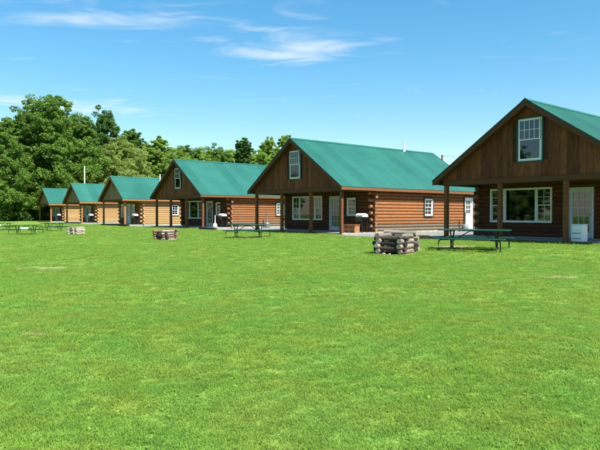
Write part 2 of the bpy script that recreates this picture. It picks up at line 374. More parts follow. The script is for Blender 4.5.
def wall(cab, name, axis, c, a0, a1, holes, kind, backmat, par, hid=(), grey=0, ext=.28, perp=.1):
    """courses of logs along axis at the coordinate c; holes are (a0, a1, z0, z1)"""
    cuts = sorted({a0, a1, *[h[0] for h in holes], *[h[1] for h in holes]}); zs = sorted({Z0, ZT, *[h[2] for h in holes], *[h[3] for h in holes]})
    s = MB(); t = .055
    zs = [z for z in zs if Z0 <= z <= ZT]
    for i in range(len(cuts) - 1):
        for j in range(len(zs) - 1):
            ca = (cuts[i] + cuts[i + 1]) / 2; cz = (zs[j] + zs[j + 1]) / 2
            if any(h[0] < ca < h[1] and h[2] < cz < h[3] for h in holes): continue
            if axis == 'x': s.box(cuts[i], cuts[i + 1], c - t, c + t, zs[j], zs[j + 1])
            else: s.box(c - t, c + t, cuts[i], cuts[i + 1], zs[j], zs[j + 1])
    w = s.build(name, M[backmat], cab); rr = random.Random(hash(name) % 1000 if False else len(name) + int(c * 10))
    for k in range(NC):
        z = Z0 + CH * (k + .5)
        lo, hi = (a0 - ext, a1 + ext) if k % 2 == par else (a0 + perp, a1 - perp)
        lo += rr.uniform(-.03, .03) if k % 2 == par else 0; hi += rr.uniform(-.03, .03) if k % 2 == par else 0
        segs = [(lo, hi)]
        for h in holes:
            if h[2] < z + .04 and h[3] > z - .04:
                segs = [q for s0, s1 in segs for q in ((s0, min(s1, h[0])), (max(s0, h[1]), s1)) if q[1] - q[0] > .02]
        for s0, s1 in segs:
            kd = 'grey' if k < grey else kind
            o = link_mesh('log', rr.choice(LOGS[kd]), w)
            if axis == 'x': o.location = (s0, c, z)
            else: o.location = (c, s0, z); o.rotation_euler.z = R(90)
            o.scale.x = s1 - s0
    return w

def frame_rect(s, x0, x1, z0, z1, w, y0, y1, mi=0):
    s.box(x0, x1, y0, y1, z0, z0 + w, mi); s.box(x0, x1, y0, y1, z1 - w, z1, mi)
    s.box(x0, x0 + w, y0, y1, z0 + w, z1 - w, mi); s.box(x1 - w, x1, y0, y1, z0 + w, z1 - w, mi)
def grid(s, x0, x1, z0, z1, nx, nz_, w, y0, y1):
    for i in range(1, nx): xm = x0 + (x1 - x0) * i / nx; s.box(xm - w / 2, xm + w / 2, y0, y1, z0, z1)
    for j in range(1, nz_):
        zm = z0 + (z1 - z0) * j / nz_
        for i in range(nx):
            xa = x0 + (x1 - x0) * i / nx + (w / 2 if i else 0); xb = x0 + (x1 - x0) * (i + 1) / nx - (w / 2 if i < nx - 1 else 0)
            s.box(xa, xb, y0, y1, zm - w / 2, zm + w / 2)
def window(cab, c, face, x0, x1, z0, z1, units=None, trim='greentrim', tw=.06, grids=(3, 2), out=.15, plain_low=False):
    """a window in the wall plane; built in its own frame facing -y, then turned for side walls"""
    w = x1 - x0; h = z1 - z0; s = MB()
    frame_rect(s, 0, w, 0, h, .05, -out + .01, .05)
    units = units or [('hung', 0, w)]
    for k, (kd, a, b_) in enumerate(units[:-1]): s.box(b_ - .035, b_ + .035, -out + .012, .045, .05, h - .05)
    win = s.build('window', M['white'], cab)
    if face == 'front': win.location = (x0, c, z0)
    elif face == 'right': win.location = (c, x0, z0); win.rotation_euler.z = R(90)
    elif face == 'left': win.location = (c, x1, z0); win.rotation_euler.z = R(-90)
    if trim:
        s = MB(); frame_rect(s, -tw, w + tw, -tw, h + tw, tw, -out - .015, -out + .06); s.build('casing', M[trim], win)
    for kd, a, b_ in units:
        xa = a + (.05 if a < .01 else .035); xb = b_ - (.05 if abs(b_ - w) < .01 else .035); za, zb = .05, h - .05
        if kd == 'fixed':
            s = MB(); frame_rect(s, xa, xb, za, zb, .035, -.075, -.045); s.build('sash', M['white'], win)
            s = MB(); s.box(xa + .035, xb - .035, -.062, -.057, za + .035, zb - .035); s.build('pane', M['glass'], win)
        else:
            zm = (za + zb) / 2
            for q, (zl, zh, yy) in enumerate(((za, zm + .02, -.05), (zm - .02, zb, -.085))):
                s = MB(); frame_rect(s, xa, xb, zl, zh, .038, yy - .017, yy + .017)
                sa = s.build('sash', M['white'], win)
                s = MB(); s.box(xa + .038, xb - .038, yy + .003, yy + .008, zl + .038, zh - .038); s.build('pane', M['glass'], win)
                s = MB(); grid(s, xa + .038, xb - .038, zl + .038, zh - .038, grids[0], grids[1], .018, yy - .010, yy + .001)
                if q or not plain_low: s.build('muntin_grille', M['white'], win)
    return win
def door(cab, c, face, x0, x1, z0, z1, mat, lites, glass_z0, stile, trim=None):
    w = x1 - x0; h = z1 - z0; s = MB(); fw = .06
    xa, xb, za, zb = fw + stile, w - fw - stile, glass_z0, h - fw - stile
    # slab with a glazed opening
    s.box(fw, xa, -.08, -.035, .02, h - fw); s.box(xb, w - fw, -.08, -.035, .02, h - fw)
    s.box(xa, xb, -.08, -.035, .02, za); s.box(xa, xb, -.08, -.035, zb, h - fw)
    d = s.build('door', M[mat], cab)
    if face == 'front': d.location = (x0, c, z0)
    else: d.location = (c, x0, z0); d.rotation_euler.z = R(90)
    s = MB(); s.box(0, fw - .004, -.15, .05, 0, h); s.box(w - fw + .004, w, -.15, .05, 0, h); s.box(fw - .004, w - fw + .004, -.15, .05, h - fw + .004, h); s.build('frame', M[mat], d)
    s = MB(); s.box(xa, xb, -.06, -.055, za, zb); s.build('pane', M['glass'], d)
    s = MB(); grid(s, xa, xb, za, zb, lites[0], lites[1], .024, -.078, -.062); frame_rect(s, xa - .03, xb + .03, za - .03, zb + .03, .03, -.09, -.0805); s.build('muntin_grille', M[mat], d)
    s = MB(); s.tube([(w - fw - .07, -.08, .98), (w - fw - .07, -.12, .98)], .012); s.lathe([(0, 0), (.02, .005), (.028, .02), (.02, .04), (0, .045)], 10)
    for i in range(len(s.v)):
        if i >= len(s.v) - 50: q = s.v[i]; s.v[i] = (w - fw - .07 + q[0], -.12 - q[2], .98 + q[1])
    s.build('handle', M['brass'], d)
    if trim:
        s = MB(); s.box(-.06, 0, -.17, -.1, 0, h + .06); s.box(w, w + .06, -.17, -.1, 0, h + .06); s.box(0, w, -.17, -.1, h, h + .06); s.build('casing', M[trim], d)
    return d

def roof_panel_mesh(wd, length):
    """one sheet of ribbed steel lying in x (down the slope) and y (across), ribs up"""
    pr = []; n = 4; pit = wd / n
    for i in range(n):
        a = i * pit
        pr += [(a + .001, 0), (a + .01, .015), (a + .026, .015), (a + .036, 0), (a + pit * .55, .0), (a + pit * .58, .004), (a + pit * .62, .0)]
    pr.append((wd - .002, 0))
    s = MB(); n = len(pr)
    vs = [(x, p[0], p[1]) for x in (0, length) for p in pr]
    s.add(vs, [(i, i + 1, n + i + 1, n + i) for i in range(n - 1)])
    return s.mesh('roof_panel', M['roof'])

def make_cabin(big):
    W, ZR, L, PD = (8.83, 5.65, 13.56, 2.98) if big else (6.53, 5.02, 9.95, 2.3)
    hw = W / 2; ze = 2.45; fh = .17; zeave = ze + fh + .03
    sl = (ZR - zeave) / hw; ang = math.atan(sl); SL = hw / math.cos(ang)
    cab = empty('log_cabin'); ov = .42; bx0 = hw - .49; yb = L - .42
    kind = 'log' if big else 'pine'; ck = 'chink' if big else 'pine_chink'
    def zr(x, d=0): return ZR - abs(x) * sl - d            # roof surface, d below it
    # foundation and porch
    s = MB(); s.bevbox(-bx0 - .1, bx0 + .1, PD - .1, yb + .1, -.25, Z0 - .006, .01); s.build('foundation', M['concrete'], cab)
    s = MB(); s.bevbox(-hw + .22, hw - .22, .26, PD - .103, -.3, .1, .012); s.build('porch_floor', M['concrete'], cab)
    s = MB(); s.box(-hw + .2, hw - .2, .2, .257, -.28, .104); s.build('rim_board', M['trim'], cab)
    # posts
    for x in ((-3.97, -1.3, 1.45, 4.0) if big else (-2.8, 2.8)):
        s = MB(); s.bevbox(x - .085, x + .085, .34, .51, .1, 2.4, .012); s.build('post', M['post'] if big else M['post_pine'], cab)
    # beams
    s = MB(); s.bevbox(-hw + .3, hw - .3, .36, .49, 2.402, 2.62, .008); s.build('porch_beam', M['trim'], cab)
    for sx in (-1, 1):
        s = MB(); xa, xb = sorted((sx * (hw - .33), sx * (hw - .49))); s.bevbox(xa, xb, .492, PD - .12, 2.402, 2.6, .008); s.build('side_beam', M['trim'] if big else M['trim_pine'], cab)
    # roof deck with fascias, soffits and steel sheets
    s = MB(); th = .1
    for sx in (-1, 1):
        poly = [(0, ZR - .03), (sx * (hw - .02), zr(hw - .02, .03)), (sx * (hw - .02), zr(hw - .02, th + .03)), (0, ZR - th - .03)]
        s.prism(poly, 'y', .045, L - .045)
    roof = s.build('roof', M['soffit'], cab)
    np_ = round(L / .904); pw = L / np_; pm = roof_panel_mesh(pw, SL + .02)
    for sx in (-1, 1):
        for i in range(np_):
            o = link_mesh('roof_panel', pm, roof)
            o.location = (0, i * pw if sx > 0 else (i + 1) * pw, ZR - .012)
            o.rotation_euler = (0, ang, 0) if sx > 0 else (0, ang, R(180))
            if sx < 0: o.rotation_euler = Matrix.Rotation(R(180), 4, 'Z').to_3x3().to_4x4().to_euler(); o.matrix_basis = Matrix.Translation(o.location) @ Matrix.Rotation(R(180), 4, 'Z') @ Matrix.Rotation(ang, 4, 'Y')
    s = MB()
    for sx in (-1, 1): s.prism([(0, ZR + .03), (sx * .15, zr(.15) + .022), (sx * .15, zr(.15) + .014), (0, ZR + .02)], 'y', -.012, L + .012)
    s.build('ridge_cap', M['roof'], roof)
    for sx in (-1, 1):
        xa, xb = sorted((sx * (hw - .018), sx * (hw + .02)))
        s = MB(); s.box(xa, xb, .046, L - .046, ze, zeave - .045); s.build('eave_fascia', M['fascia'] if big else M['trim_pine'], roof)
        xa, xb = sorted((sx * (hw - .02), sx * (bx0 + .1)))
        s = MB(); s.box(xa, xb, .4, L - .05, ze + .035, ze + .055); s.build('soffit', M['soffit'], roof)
    for y0, y1 in ((0, .04), (L - .04, L)):
        for sx in (-1, 1):
            s = MB(); d0, d1 = .02, .26
            s.prism([(0, ZR - d0), (sx * (hw + .02), zr(hw + .02, d0)), (sx * (hw + .02), zr(hw + .02, d1 - .04)), (0, ZR - d1)], 'y', y0, y1)
            s.build('rake_board', M['trim'] if big else M['trim_pine'], roof)
            s = MB(); e = -.014 if y0 == 0 else L - .03; s.prism([(0, ZR + .012), (sx * (hw + .03), zr(hw + .03) + .012), (sx * (hw + .03), zr(hw + .03, .05)), (0, ZR - .05)], 'y', e, e + .044 - .002)
            s.build('drip_edge', M['edge'], roof)
    # gables of upright planks
    for front in (True, False):
        yg = ov + .02 if front else yb
        hole = (-.5, .5, 3.25, 4.93) if (front and big) else None
        zb = 2.62; th0 = .16
        s = MB(); xe = (ZR - th0 - zb) / sl
        if hole:
            hx = hole[1]
            s.prism([(-xe, zb), (-hx, zb), (-hx, zr(hx, th0))], 'y', yg, yg + .03); s.prism([(hx, zb), (xe, zb), (hx, zr(hx, th0))], 'y', yg, yg + .03)
            s.box(-hx, hx, yg, yg + .03, zb, hole[2]); s.prism([(-hx, hole[3]), (hx, hole[3]), (hx, zr(hx, th0)), (0, ZR - th0), (-hx, zr(hx, th0))], 'y', yg, yg + .03)
        else: s.prism([(-xe, zb), (xe, zb), (0, ZR - th0)], 'y', yg, yg + .03)
        g = s.build('gable', M['chink'], cab)
        pwid = .245; n = math.ceil(xe / pwid); rr = random.Random(3)
        for i in range(-n, n):
            xa, xb = i * pwid + .004, (i + 1) * pwid - .004
            xa, xb = max(xa, -xe), min(xb, xe)
            if xb - xa < .03: continue
            dy = rr.uniform(0, .012); a, b_ = (yg - .03 - dy, yg - .001) if front else (yg + .031, yg + .06 + dy)
            def piece(lo):
                za, zc_ = zr(xa, th0), zr(xb, th0); poly = [(xa, lo), (xb, lo), (xb, max(zc_, lo + .002)), (xa, max(za, lo + .002))]
                if xa < 0 < xb: poly = [(xa, lo), (xb, lo), (xb, zc_), (0, ZR - th0), (xa, za)]
                s = MB(); s.prism(poly, 'y', a, b_); s.build('plank', M['plank'] if big else M['plank_olive'], g)
            if hole and xb > hole[0] and xa < hole[1]:
                s = MB(); s.box(xa, xb, a, b_, zb, hole[2]); s.build('plank', M['plank'], g); piece(hole[3])
            else: piece(zb)
        if front and big: window(cab, yg, 'front', hole[0], hole[1], hole[2], hole[3], out=.05, grids=(4, 2), tw=.06, plain_low=True)
        if front and not big:
            s = MB(); frame_rect(s, -.2, .2, 3.95, 4.5, .05, yg - .075, yg - .045)
            vt = s.build('gable_vent', M['soffit'], cab)
            for k in range(5):
                s = MB(); z = 4.0 + .09 * k; s.prism([(yg - .07, z), (yg - .046, z + .05), (yg - .046, z + .06), (yg - .07, z + .012)], 'x', -.15, .15); s.build('slat', M['soffit'], vt)
    # log walls with openings
    if big:
        tri = (-3.3, -.34, .76, 2.3); dr = (.37, 1.4, .13, 2.24); sm = (1.92, 2.68, 1.04, 2.1)
        fh_ = [tri, dr, sm]; sidew = [(7.5, 8.3, 1.04, 2.1)]; sided = (11.7, 12.62, .13, 2.24)
        rh = sidew + [sided]; lh = [(5.5, 6.4, 1.04, 2.1), (9.5, 10.4, 1.04, 2.1)]
    else:
        tri = (-2.4, -1.35, .8, 2.2); dr = (-.95, 0.05, .13, 2.24); sm = (.35, 1.3, .85, 2.15)
        fh_ = [tri, dr, sm]; sidew = [(5.45, 6.2, 1.04, 2.1)]; rh = sidew; lh = [(5.0, 5.8, 1.04, 2.1)]
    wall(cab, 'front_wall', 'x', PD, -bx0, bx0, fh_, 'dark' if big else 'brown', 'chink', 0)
    wall(cab, 'back_wall', 'x', yb - .1, -bx0, bx0, [], kind, ck, 0)
    wall(cab, 'side_wall', 'y', bx0, PD, yb - .1, rh, kind, ck, 1, grey=2 if big else 0)
    wall(cab, 'side_wall', 'y', -bx0, PD, yb - .1, lh, kind, ck, 1)
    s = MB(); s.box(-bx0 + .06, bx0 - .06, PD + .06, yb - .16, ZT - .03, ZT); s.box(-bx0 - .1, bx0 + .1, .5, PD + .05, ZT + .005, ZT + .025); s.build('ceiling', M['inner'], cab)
    if big:
        window(cab, PD, 'front', *tri, units=[('hung', 0, .72), ('fixed', .72, 2.24), ('hung', 2.24, 2.96)], grids=(2, 2), trim=None)
        door(cab, PD, 'front', *dr, 'doorpaint', (3, 5), .25, .11)
        door(cab, bx0, 'right', *sided, 'whitedoor', (3, 3), 1.05, .14, trim='greentrim')
    else:
        window(cab, PD, 'front', *tri, grids=(2, 2), trim=None); door(cab, PD, 'front', *dr, 'doorpaint', (2, 3), .9, .13)
    window(cab, PD, 'front', *sm, grids=(2, 2))
    for q in sidew: window(cab, bx0, 'right', *q, grids=(2, 2))
    for q in lh: window(cab, -bx0, 'left', *q, grids=(2, 2))
    return cab, dict(W=W, ZR=ZR, L=L, PD=PD, sl=sl)

SPOT = dict(A=(7.456, 21.162), B=(22.395, 21.285), C=(38.694, 22.06), D=(54.395, 22.382), E=(70.553, 23.681), F=(87.383, 24.94))
big, BD = make_cabin(True); small, SD = make_cabin(False)
LAB = dict(
    A='dark brown log cabin at the right edge, its white loft window nearest to the viewer',
    B='reddish log cabin in the middle with long green roof and grill on its porch',
    C='dark-gabled log cabin behind the middle one, with a white ash receptacle on its porch',
    D='pale pine cabin with olive gable, largest of the three small cabins',
    E='pale pine cabin, middle one of the three small cabins with olive gables',
    F='farthest and smallest-looking pine cabin, at the left end of the row by the trees')
CAB = {}
def cabin_point(k, x, y, z=0):
    D = BD if k in 'ABC' else SD; u0, v0 = SPOT[k]
    return uv(u0 + D['W'] / 2 - x, v0 + y, z)
for k in 'ABCDEF':
    src = big if k in 'ABC' else small; D = BD if k in 'ABC' else SD
    o = src if k in 'AD' else copy_tree(src)
    CAB[k] = o
for k, o in CAB.items():
    o.location = cabin_point(k, 0, 0); o.rotation_euler.z = TH - R(90)
    tag(o, LAB[k], 'cabin', 'log cabins in a row')
# flue pipes on the roofs
def flue(k, x, y, h):
    D = BD if k in 'ABC' else SD; z = D['ZR'] - abs(x) * D['sl']
    s = MB(); s.tube([(x, y, z - .15), (x, y, z + h)], .055, 10); s.lathe([(.1, z - .02), (.09, z + .05), (.06, z + .12)], 12, 0, (x, y))
    f = s.build('vent_pipe', M['white_pipe'], next(c for c in CAB[k].children if c.name.startswith('roof')))
flue('B', .18, 10.1, .72); flue('D', .5, 5.3, .75)

# ------------------------------------------------------------------ drives beside the cabins
m, nt, b = newmat('grey_gravel'); L = nt.links
geo = N(nt, 'ShaderNodeNewGeometry'); v1 = N(nt, 'ShaderNodeTexVoronoi'); v1.inputs['Scale'].default_value = 38; L.new(geo.outputs['Position'], v1.inputs['Vector'])
n2 = N(nt, 'ShaderNodeTexNoise'); n2.inputs['Scale'].default_value = 1.2; n2.inputs['Detail'].default_value = 6; L.new(geo.outputs['Position'], n2.inputs['Vector'])
rp = ramp(nt, [(.3, (.2, .19, .195)), (.7, (.32, .31, .31))]); L.new(n2.outputs[0], rp.inputs[0])
mx = N(nt, 'ShaderNodeMix', data_type='RGBA', blend_type='MULTIPLY'); mx.inputs[0].default_value = .4; L.new(rp.outputs[0], mx.inputs[6]); L.new(v1.outputs['Color'], mx.inputs[7])
L.new(mx.outputs[2], b.inputs['Base Color']); b.inputs['Roughness'].default_value = .95
bp = N(nt, 'ShaderNodeBump'); bp.inputs['Distance'].default_value = .02; L.new(v1.outputs['Distance'], bp.inputs['Height']); L.new(bp.outputs[0], b.inputs['Normal']); M['gravel'] = m
def drive(k, y0=-.9, dx=4.2, lab=''):
    D = BD if k in 'ABC' else SD; hw = D['W'] / 2; s = MB(); rr = random.Random(ord(k)); c = CAB[k]
    n = 14; xs0 = hw - .35; ys = [y0 + (D['L'] + 3 - y0) * i / n for i in range(n + 1)]
    left = [(hw - .2 + (.45 if y > D['PD'] else .0) + rr.uniform(-.08, .08), y) for y in ys]; right = [(hw + dx + rr.uniform(-.3, .3), y + (rr.uniform(-.2, .2))) for y in ys]
    vs = []
    for (a, b_) in zip(left, right):
        for j in range(5):
            t = j / 4; x = a[0] * (1 - t) + b_[0] * t; y = a[1] * (1 - t) + b_[1] * t; p = cabin_point(k, x, y); vs.append((p.x, p.y, surf(p.x, p.y) + .014 + .012 * math.sin(math.pi * t)))
    fs = [(i * 5 + j, i * 5 + j + 1, (i + 1) * 5 + j + 1, (i + 1) * 5 + j) for i in range(n) for j in range(4)]
    s.add(vs, fs, 0, True); o = s.build('gravel_drive', M['gravel']); tag(o, None, None, kind='structure')
    if sum(p.normal.z for p in o.data.polygons) < 0: o.data.flip_normals()
for k, dx in (('A', 4.2), ('B', 5.3), ('C', 4.6), ('D', 4.6), ('E', 3.4), ('F', 3.0)): drive(k, -.7 if k in 'ABC' else -.4, dx)

# timber ties at the lawn end of the drives
def tie(k, x, y, ln, lab, rz=0):
    p = at(404, 239.6) if k == 'B' else cabin_point(k, x, y); s = MB(); s.bevbox(-ln / 2, ln / 2, -.11, .11, 0, .19, .02)
    o = s.build('railway_tie', M['tie']); o.location = (p.x, p.y, surf(p.x, p.y) + .005); o.rotation_euler.z = TH - R(90) + rz
    tag(o, lab, 'timber', 'ties edging the drives')
tie('B', 0, 0, 2.3, 'dark squared tie lying behind the large dark grey fire pit', R(38))
tie('C', 7.0, -.9, 2.2, 'dark squared tie on the drive beside the cabin with ash receptacle')
tie('D', 5.4, -.8, 2.3, 'dark squared tie at the drive beside the nearest pine cabin')

# ------------------------------------------------------------------ picnic tables
def make_table(ln=2.35):
    t = empty('picnic_table')
    def slab(name, y0, y1, z):
        s = MB(); s.bevbox(-ln / 2, ln / 2, y0, y1, z - .045, z, .016); s.build(name, M['tablegreen'], t)
    slab('tabletop', -.38, .38, .76); slab('seat', -.89, -.62, .455); slab('seat', .62, .89, .455)
    def arc(pts): return pts
    for sx in (-1, 1):
        x = sx * (ln / 2 - .42)
        s = MB()                                          # pedestal under the top
        s.tube([(x, -.3, .705), (x, -.24, .68), (x, -.12, .45), (x, -.1, .1), (x, -.13, .03), (x, -.26, .02)], .027, 8)
        s.tube([(x, .3, .705), (x, .24, .68), (x, .12, .45), (x, .1, .1), (x, .13, .03), (x, .26, .02)], .027, 8)
        s.tube([(x, -.31, .697), (x, .31, .697)], .022, 8); s.tube([(x, -.11, .3), (x, .11, .3)], .022, 8)
        s.build('leg', M['framedark'], t)
    for sy in (-1, 1):
        for sx in (-1, 1):
            x = sx * (ln / 2 - .16); s = MB(); c = .06
            y = sy * .755
            s.tube([(x, y, .02), (x, y, .3), (x - sx * .02, y, .36), (x - sx * .07, y, .395), (x - sx * .3, y, .397)], .023, 8); s.tube([(x, y - .12, .02), (x, y + .12, .02)], .02, 8)
            s.build('seat_leg', M['framedark'], t)
        s = MB(); y = sy * .755
        for sx in (-1, 1): x = sx * (ln / 2 - .44); s.tube([(x, y - sy * .02, .392), (x, sy * .13, .392)], .02, 8)
        s.build('seat_arm', M['framedark'], t)
    s = MB(); s.tube([(-ln / 2 + .42, 0, .31), (-.15, 0, .697), (.15, 0, .697), (ln / 2 - .42, 0, .31)], .018, 8); s.build('brace', M['framedark'], t)
    return t
TB = make_table()
TABLES = []; SCL = []
def put_table(px_, py_, rz, label, sc=1):
    o = TB if not TABLES else copy_tree(TB); p = at(px_, py_)
    TABLES.append((o, Vector((p.x, p.y, surf(p.x, p.y))), rz, label)); SCL.append(sc)
put_table(474, 250.2, -30, 'green coated picnic table on the lawn before the right-hand cabin')
put_table(248, 237.9, -20, 'dark green picnic table in front of the middle cabin, left of its porch', .93)
put_table(26, 234.6, -8, 'green picnic table at left, nearest of the far group, with pale box on its seat', .85)
put_table(54, 231.2, -15, 'green picnic table beside the farthest cabins, right one of the far left group', .85)
put_table(2, 230.3, -8, 'green picnic table cut off by the left edge of the picture', .85)
for o, p, rz, lb in TABLES:
    o.location = p; o.rotation_euler.z = R(rz); sc_ = SCL[TABLES.index((o, p, rz, lb))]; o.scale = (sc_, sc_, min(sc_, .93)); tag(o, lb, 'picnic table', 'picnic tables on the lawn')
def lowbox(tab, x, y, label):
    o, p, rz, lb = tab; s = MB(); s.bevbox(-.24, .24, -.1, .1, 0, .1, .02)
    e = empty('storage_box'); s.build('body', M['plastic'], e); s = MB(); s.bevbox(-.25, .25, -.11, .11, .101, .125, .01); s.build('lid', M['plastic'], e)
    q = Matrix.Rotation(R(rz), 4, 'Z') @ Vector((x * .85, y * .85, .456 * .85 + .001)); e.location = p + q; e.rotation_euler.z = R(rz); tag(e, label, 'box', 'pale boxes on table seats')
lowbox(TABLES[2], .35, -.755, 'low white box on the seat of the nearer far-left picnic table')
lowbox(TABLES[4], .1, -.755, 'low white box on the seat of the table cut by the left edge')

# ------------------------------------------------------------------ fire pits of stacked timber
def fire_pit(px_, py_, side, h, mats, label, seed, rz=-35.6):
    p = at(px_, py_); e = empty('fire_pit', (p.x, p.y, surf(p.x, p.y)), R(rz)); rr = random.Random(seed)
    nc = 4; r = h / nc / 2 / .96
    for k in range(nc):
        for ax in (0, 1):
            for sgn in (-1, 1):
                z = (k + (.5 if ax else 0.)) * (2 * r * .93) + r * .95
                if ax and k == nc - 1 and sgn < 0 and seed % 2: continue
                ln = side + rr.uniform(.12, .3); s = MB(); n = 6; pts = []; rad = []
                off = sgn * (side / 2 - r) + rr.uniform(-.02, .02); sh_ = rr.uniform(-.05, .05)
                for i in range(5):
                    t = i / 4 - .5; q = (t * ln + sh_, off + rr.uniform(-.012, .012), z + rr.uniform(-.008, .008))
                    pts.append(q if ax else (q[1], q[0], q[2])); rad.append(r * rr.uniform(.84, 1.12))
                s.tube(pts, r, n, radii=rad)
                mt = mats[0] if (ax and sgn < 0) else rr.choice(mats[1:])  # timbers of the front-left face always take the first, darker material
                s.build('timber', M[mt], e)
    s = MB()                                               # bed of ash
    n = 14; vs = [(0, 0, .16)] + [(side * .42 * math.cos(2 * math.pi * k / n), side * .42 * math.sin(2 * math.pi * k / n), .06) for k in range(n)]
    s.add(vs, [(0, k + 1, (k + 1) % n + 1) for k in range(n)], 0, True); s.build('ash_bed', M['ash'], e)
    for k in range(13):                                    # stones round the foot
        a = rr.uniform(0, 2 * math.pi); rad_ = side * rr.uniform(.62, .74); q = Vector((rad_ * math.cos(a), rad_ * math.sin(a), 0)); sz = rr.uniform(.035, .075)
        bm = bmesh.new(); bmesh.ops.create_icosphere(bm, subdivisions=1, radius=sz)
        for v_ in bm.verts: v_.co = Vector((v_.co.x * rr.uniform(.8, 1.3), v_.co.y * rr.uniform(.8, 1.2), v_.co.z * .7)) + q + Vector((0, 0, sz * .3))
        me = bpy.data.meshes.new('stone'); bm.to_mesh(me); bm.free(); me.materials.append(M['concrete']); link_mesh('stone', me, e)
    tag(e, label, 'fire pit', 'timber fire pits on the lawn')
fire_pit(396.5, 253.2, 1.0, .7, ['darktimber', 'greytimber', 'greytimber', 'greytimber'], 'dark grey log fire pit beside the large picnic table', 3)
fire_pit(165.5, 239.8, .8, .52, ['darktimber', 'greytimber', 'rusttimber', 'rusttimber'], 'rusty brown timber fire pit before the cabin with the white ash receptacle', 5)
fire_pit(76, 234.5, .66, .46, ['greytimber', 'paletimber', 'paletimber'], 'pale grey timber fire pit before the small pine cabins', 8)

# ------------------------------------------------------------------ things on the porches
def grill(k, x, y, label, lid='lid'):
    p = cabin_point(k, x, y, .1); e = empty('barbecue_grill', p, TH - R(90)); s = MB()
    s.bevbox(-.28, .28, -.24, .24, .62, .88, .03); s.build('firebox', M['black'], e)
    s = MB(); pr = [(-.27, .862), (-.265, .98), (-.2, 1.08), (-.05, 1.13), (.1, 1.12), (.22, 1.05), (.27, .94), (.27, .862)]
    s.prism([(a * .85, .882 + (z - .862) * .75) for a, z in pr], 'x', -.27, .27); s.build('lid', M[lid], e)
    s = MB(); s.tube([(-.2, -.255, .95), (.2, -.255, .95)], .014); s.build('handle', M['black'], e)
    for sx in (-1, 1):
        s = MB(); a, b_ = sorted((sx * .285, sx * .47)); s.bevbox(a, b_, -.22, .22, .8, .84, .01); s.build('side_shelf', M['black'], e)
        for sy in (-1, 1):
            s = MB(); s.tube([(sx * .24, sy * .2, .62), (sx * .24, sy * .2, .0)], .022); s.build('leg', M['black'], e)
    s = MB(); s.box(-.24, .24, -.18, .18, .2, .22); s.build('bottom_shelf', M['black'], e)
    tag(e, label, 'grill', 'grills on the porches')
def bench(k, x, y, ln, label, rz=0):
    p = cabin_point(k, x, y, .1); e = empty('wooden_bench', p, TH - R(90) + rz)
    for i in range(3): s = MB(); s.bevbox(-ln / 2, ln / 2, -.21 + i * .145, -.075 + i * .145, .41, .45, .008); s.build('slat', M['benchwood'], e)
    for sx in (-1, 0, 1):
        s = MB(); xx = sx * (ln / 2 - .1); s.bevbox(xx - .06, xx + .06, -.18, .2, 0, .409, .008); s.build('leg', M['benchwood'], e)
    s = MB(); s.bevbox(-ln / 2 + .03, ln / 2 - .03, -.222, -.185, .13, .24, .006); s.build('front_rail', M['benchwood'], e)
    tag(e, label, 'bench')
grill('B', 3.85, 2.15, 'black grill with pale lid on the porch of the middle cabin')
grill('C', 3.95, 2.25, 'black grill with pale lid behind the white ash receptacle')
grill('D', 2.55, 1.6, 'black grill on the porch of the largest small pine cabin')
grill('E', 2.55, 1.6, 'black grill on the porch of the middle small pine cabin')
grill('F', 2.55, 1.6, 'black grill on the porch of the farthest pine cabin')
bench('B', 3.72, 1.45, 1.0, 'raw cedar bench in front of the grill on the middle porch')
def ashcan(loc, mat, label, sc=1):
    s = MB(); e = empty('ash_receptacle', loc)
    s.lathe([(0.0, .005), (.2, .005), (.205, .03), (.2, .2), (.17, .31), (.1, .38), (.06, .42)], 18); s.build('base', M[mat], e)
    s = MB(); s.lathe([(.06, .421), (.045, .6), (.04, 1.0), (.05, 1.02), (.05, 1.07), (.03, 1.1), (0, 1.105)], 14); s.build('neck', M[mat], e)
    e.scale = (sc, sc, sc); tag(e, label, 'ash receptacle', 'outdoor ash receptacles')
ashcan(cabin_point('C', 3.62, 1.75, .1), 'beige', 'white plastic ash receptacle on the porch', .85)
def groundpt(k, x, y): p = cabin_point(k, x, y); return Vector((p.x, p.y, surf(p.x, p.y)))
ashcan(groundpt('B', 4.45, 11.2) + Vector((0, 0, .02)), 'slate', 'slim grey ash receptacle beside the white side door', 1.15)
ashcan(groundpt('C', 4.5, 6.2) + Vector((0, 0, .02)), 'slate', 'slim grey ash receptacle by the log wall, seen behind a picnic table', 1.15)
# white drawer chest at the right-hand door
p = cabin_point('A', 1.82, .72, .1); e = empty('drawer_chest', p, TH - R(90)); s = MB()
s.bevbox(-.22, .22, -.2, .2, 0, .62, .02); s.build('body', M['plastic'], e)
for i, (a, b_) in enumerate(((.02, .2), (.22, .4), (.42, .64))):
    s = MB(); s.bevbox(-.2, .2, -.222, -.201, a + .01, b_ - .03, .006); d = s.build('drawer', M['plastic'], e)
    if i < 2: s = MB(); s.box(-.16, .16, -.227, -.2225, b_ - .1, b_ - .06); s.build('handle', M['slot'], d)
s = MB(); s.bevbox(-.235, .235, -.23, .21, .621, .65, .01); s.build('top', M['plastic'], e)
tag(e, 'white plastic drawer chest in front of the glazed porch door', 'drawer chest')

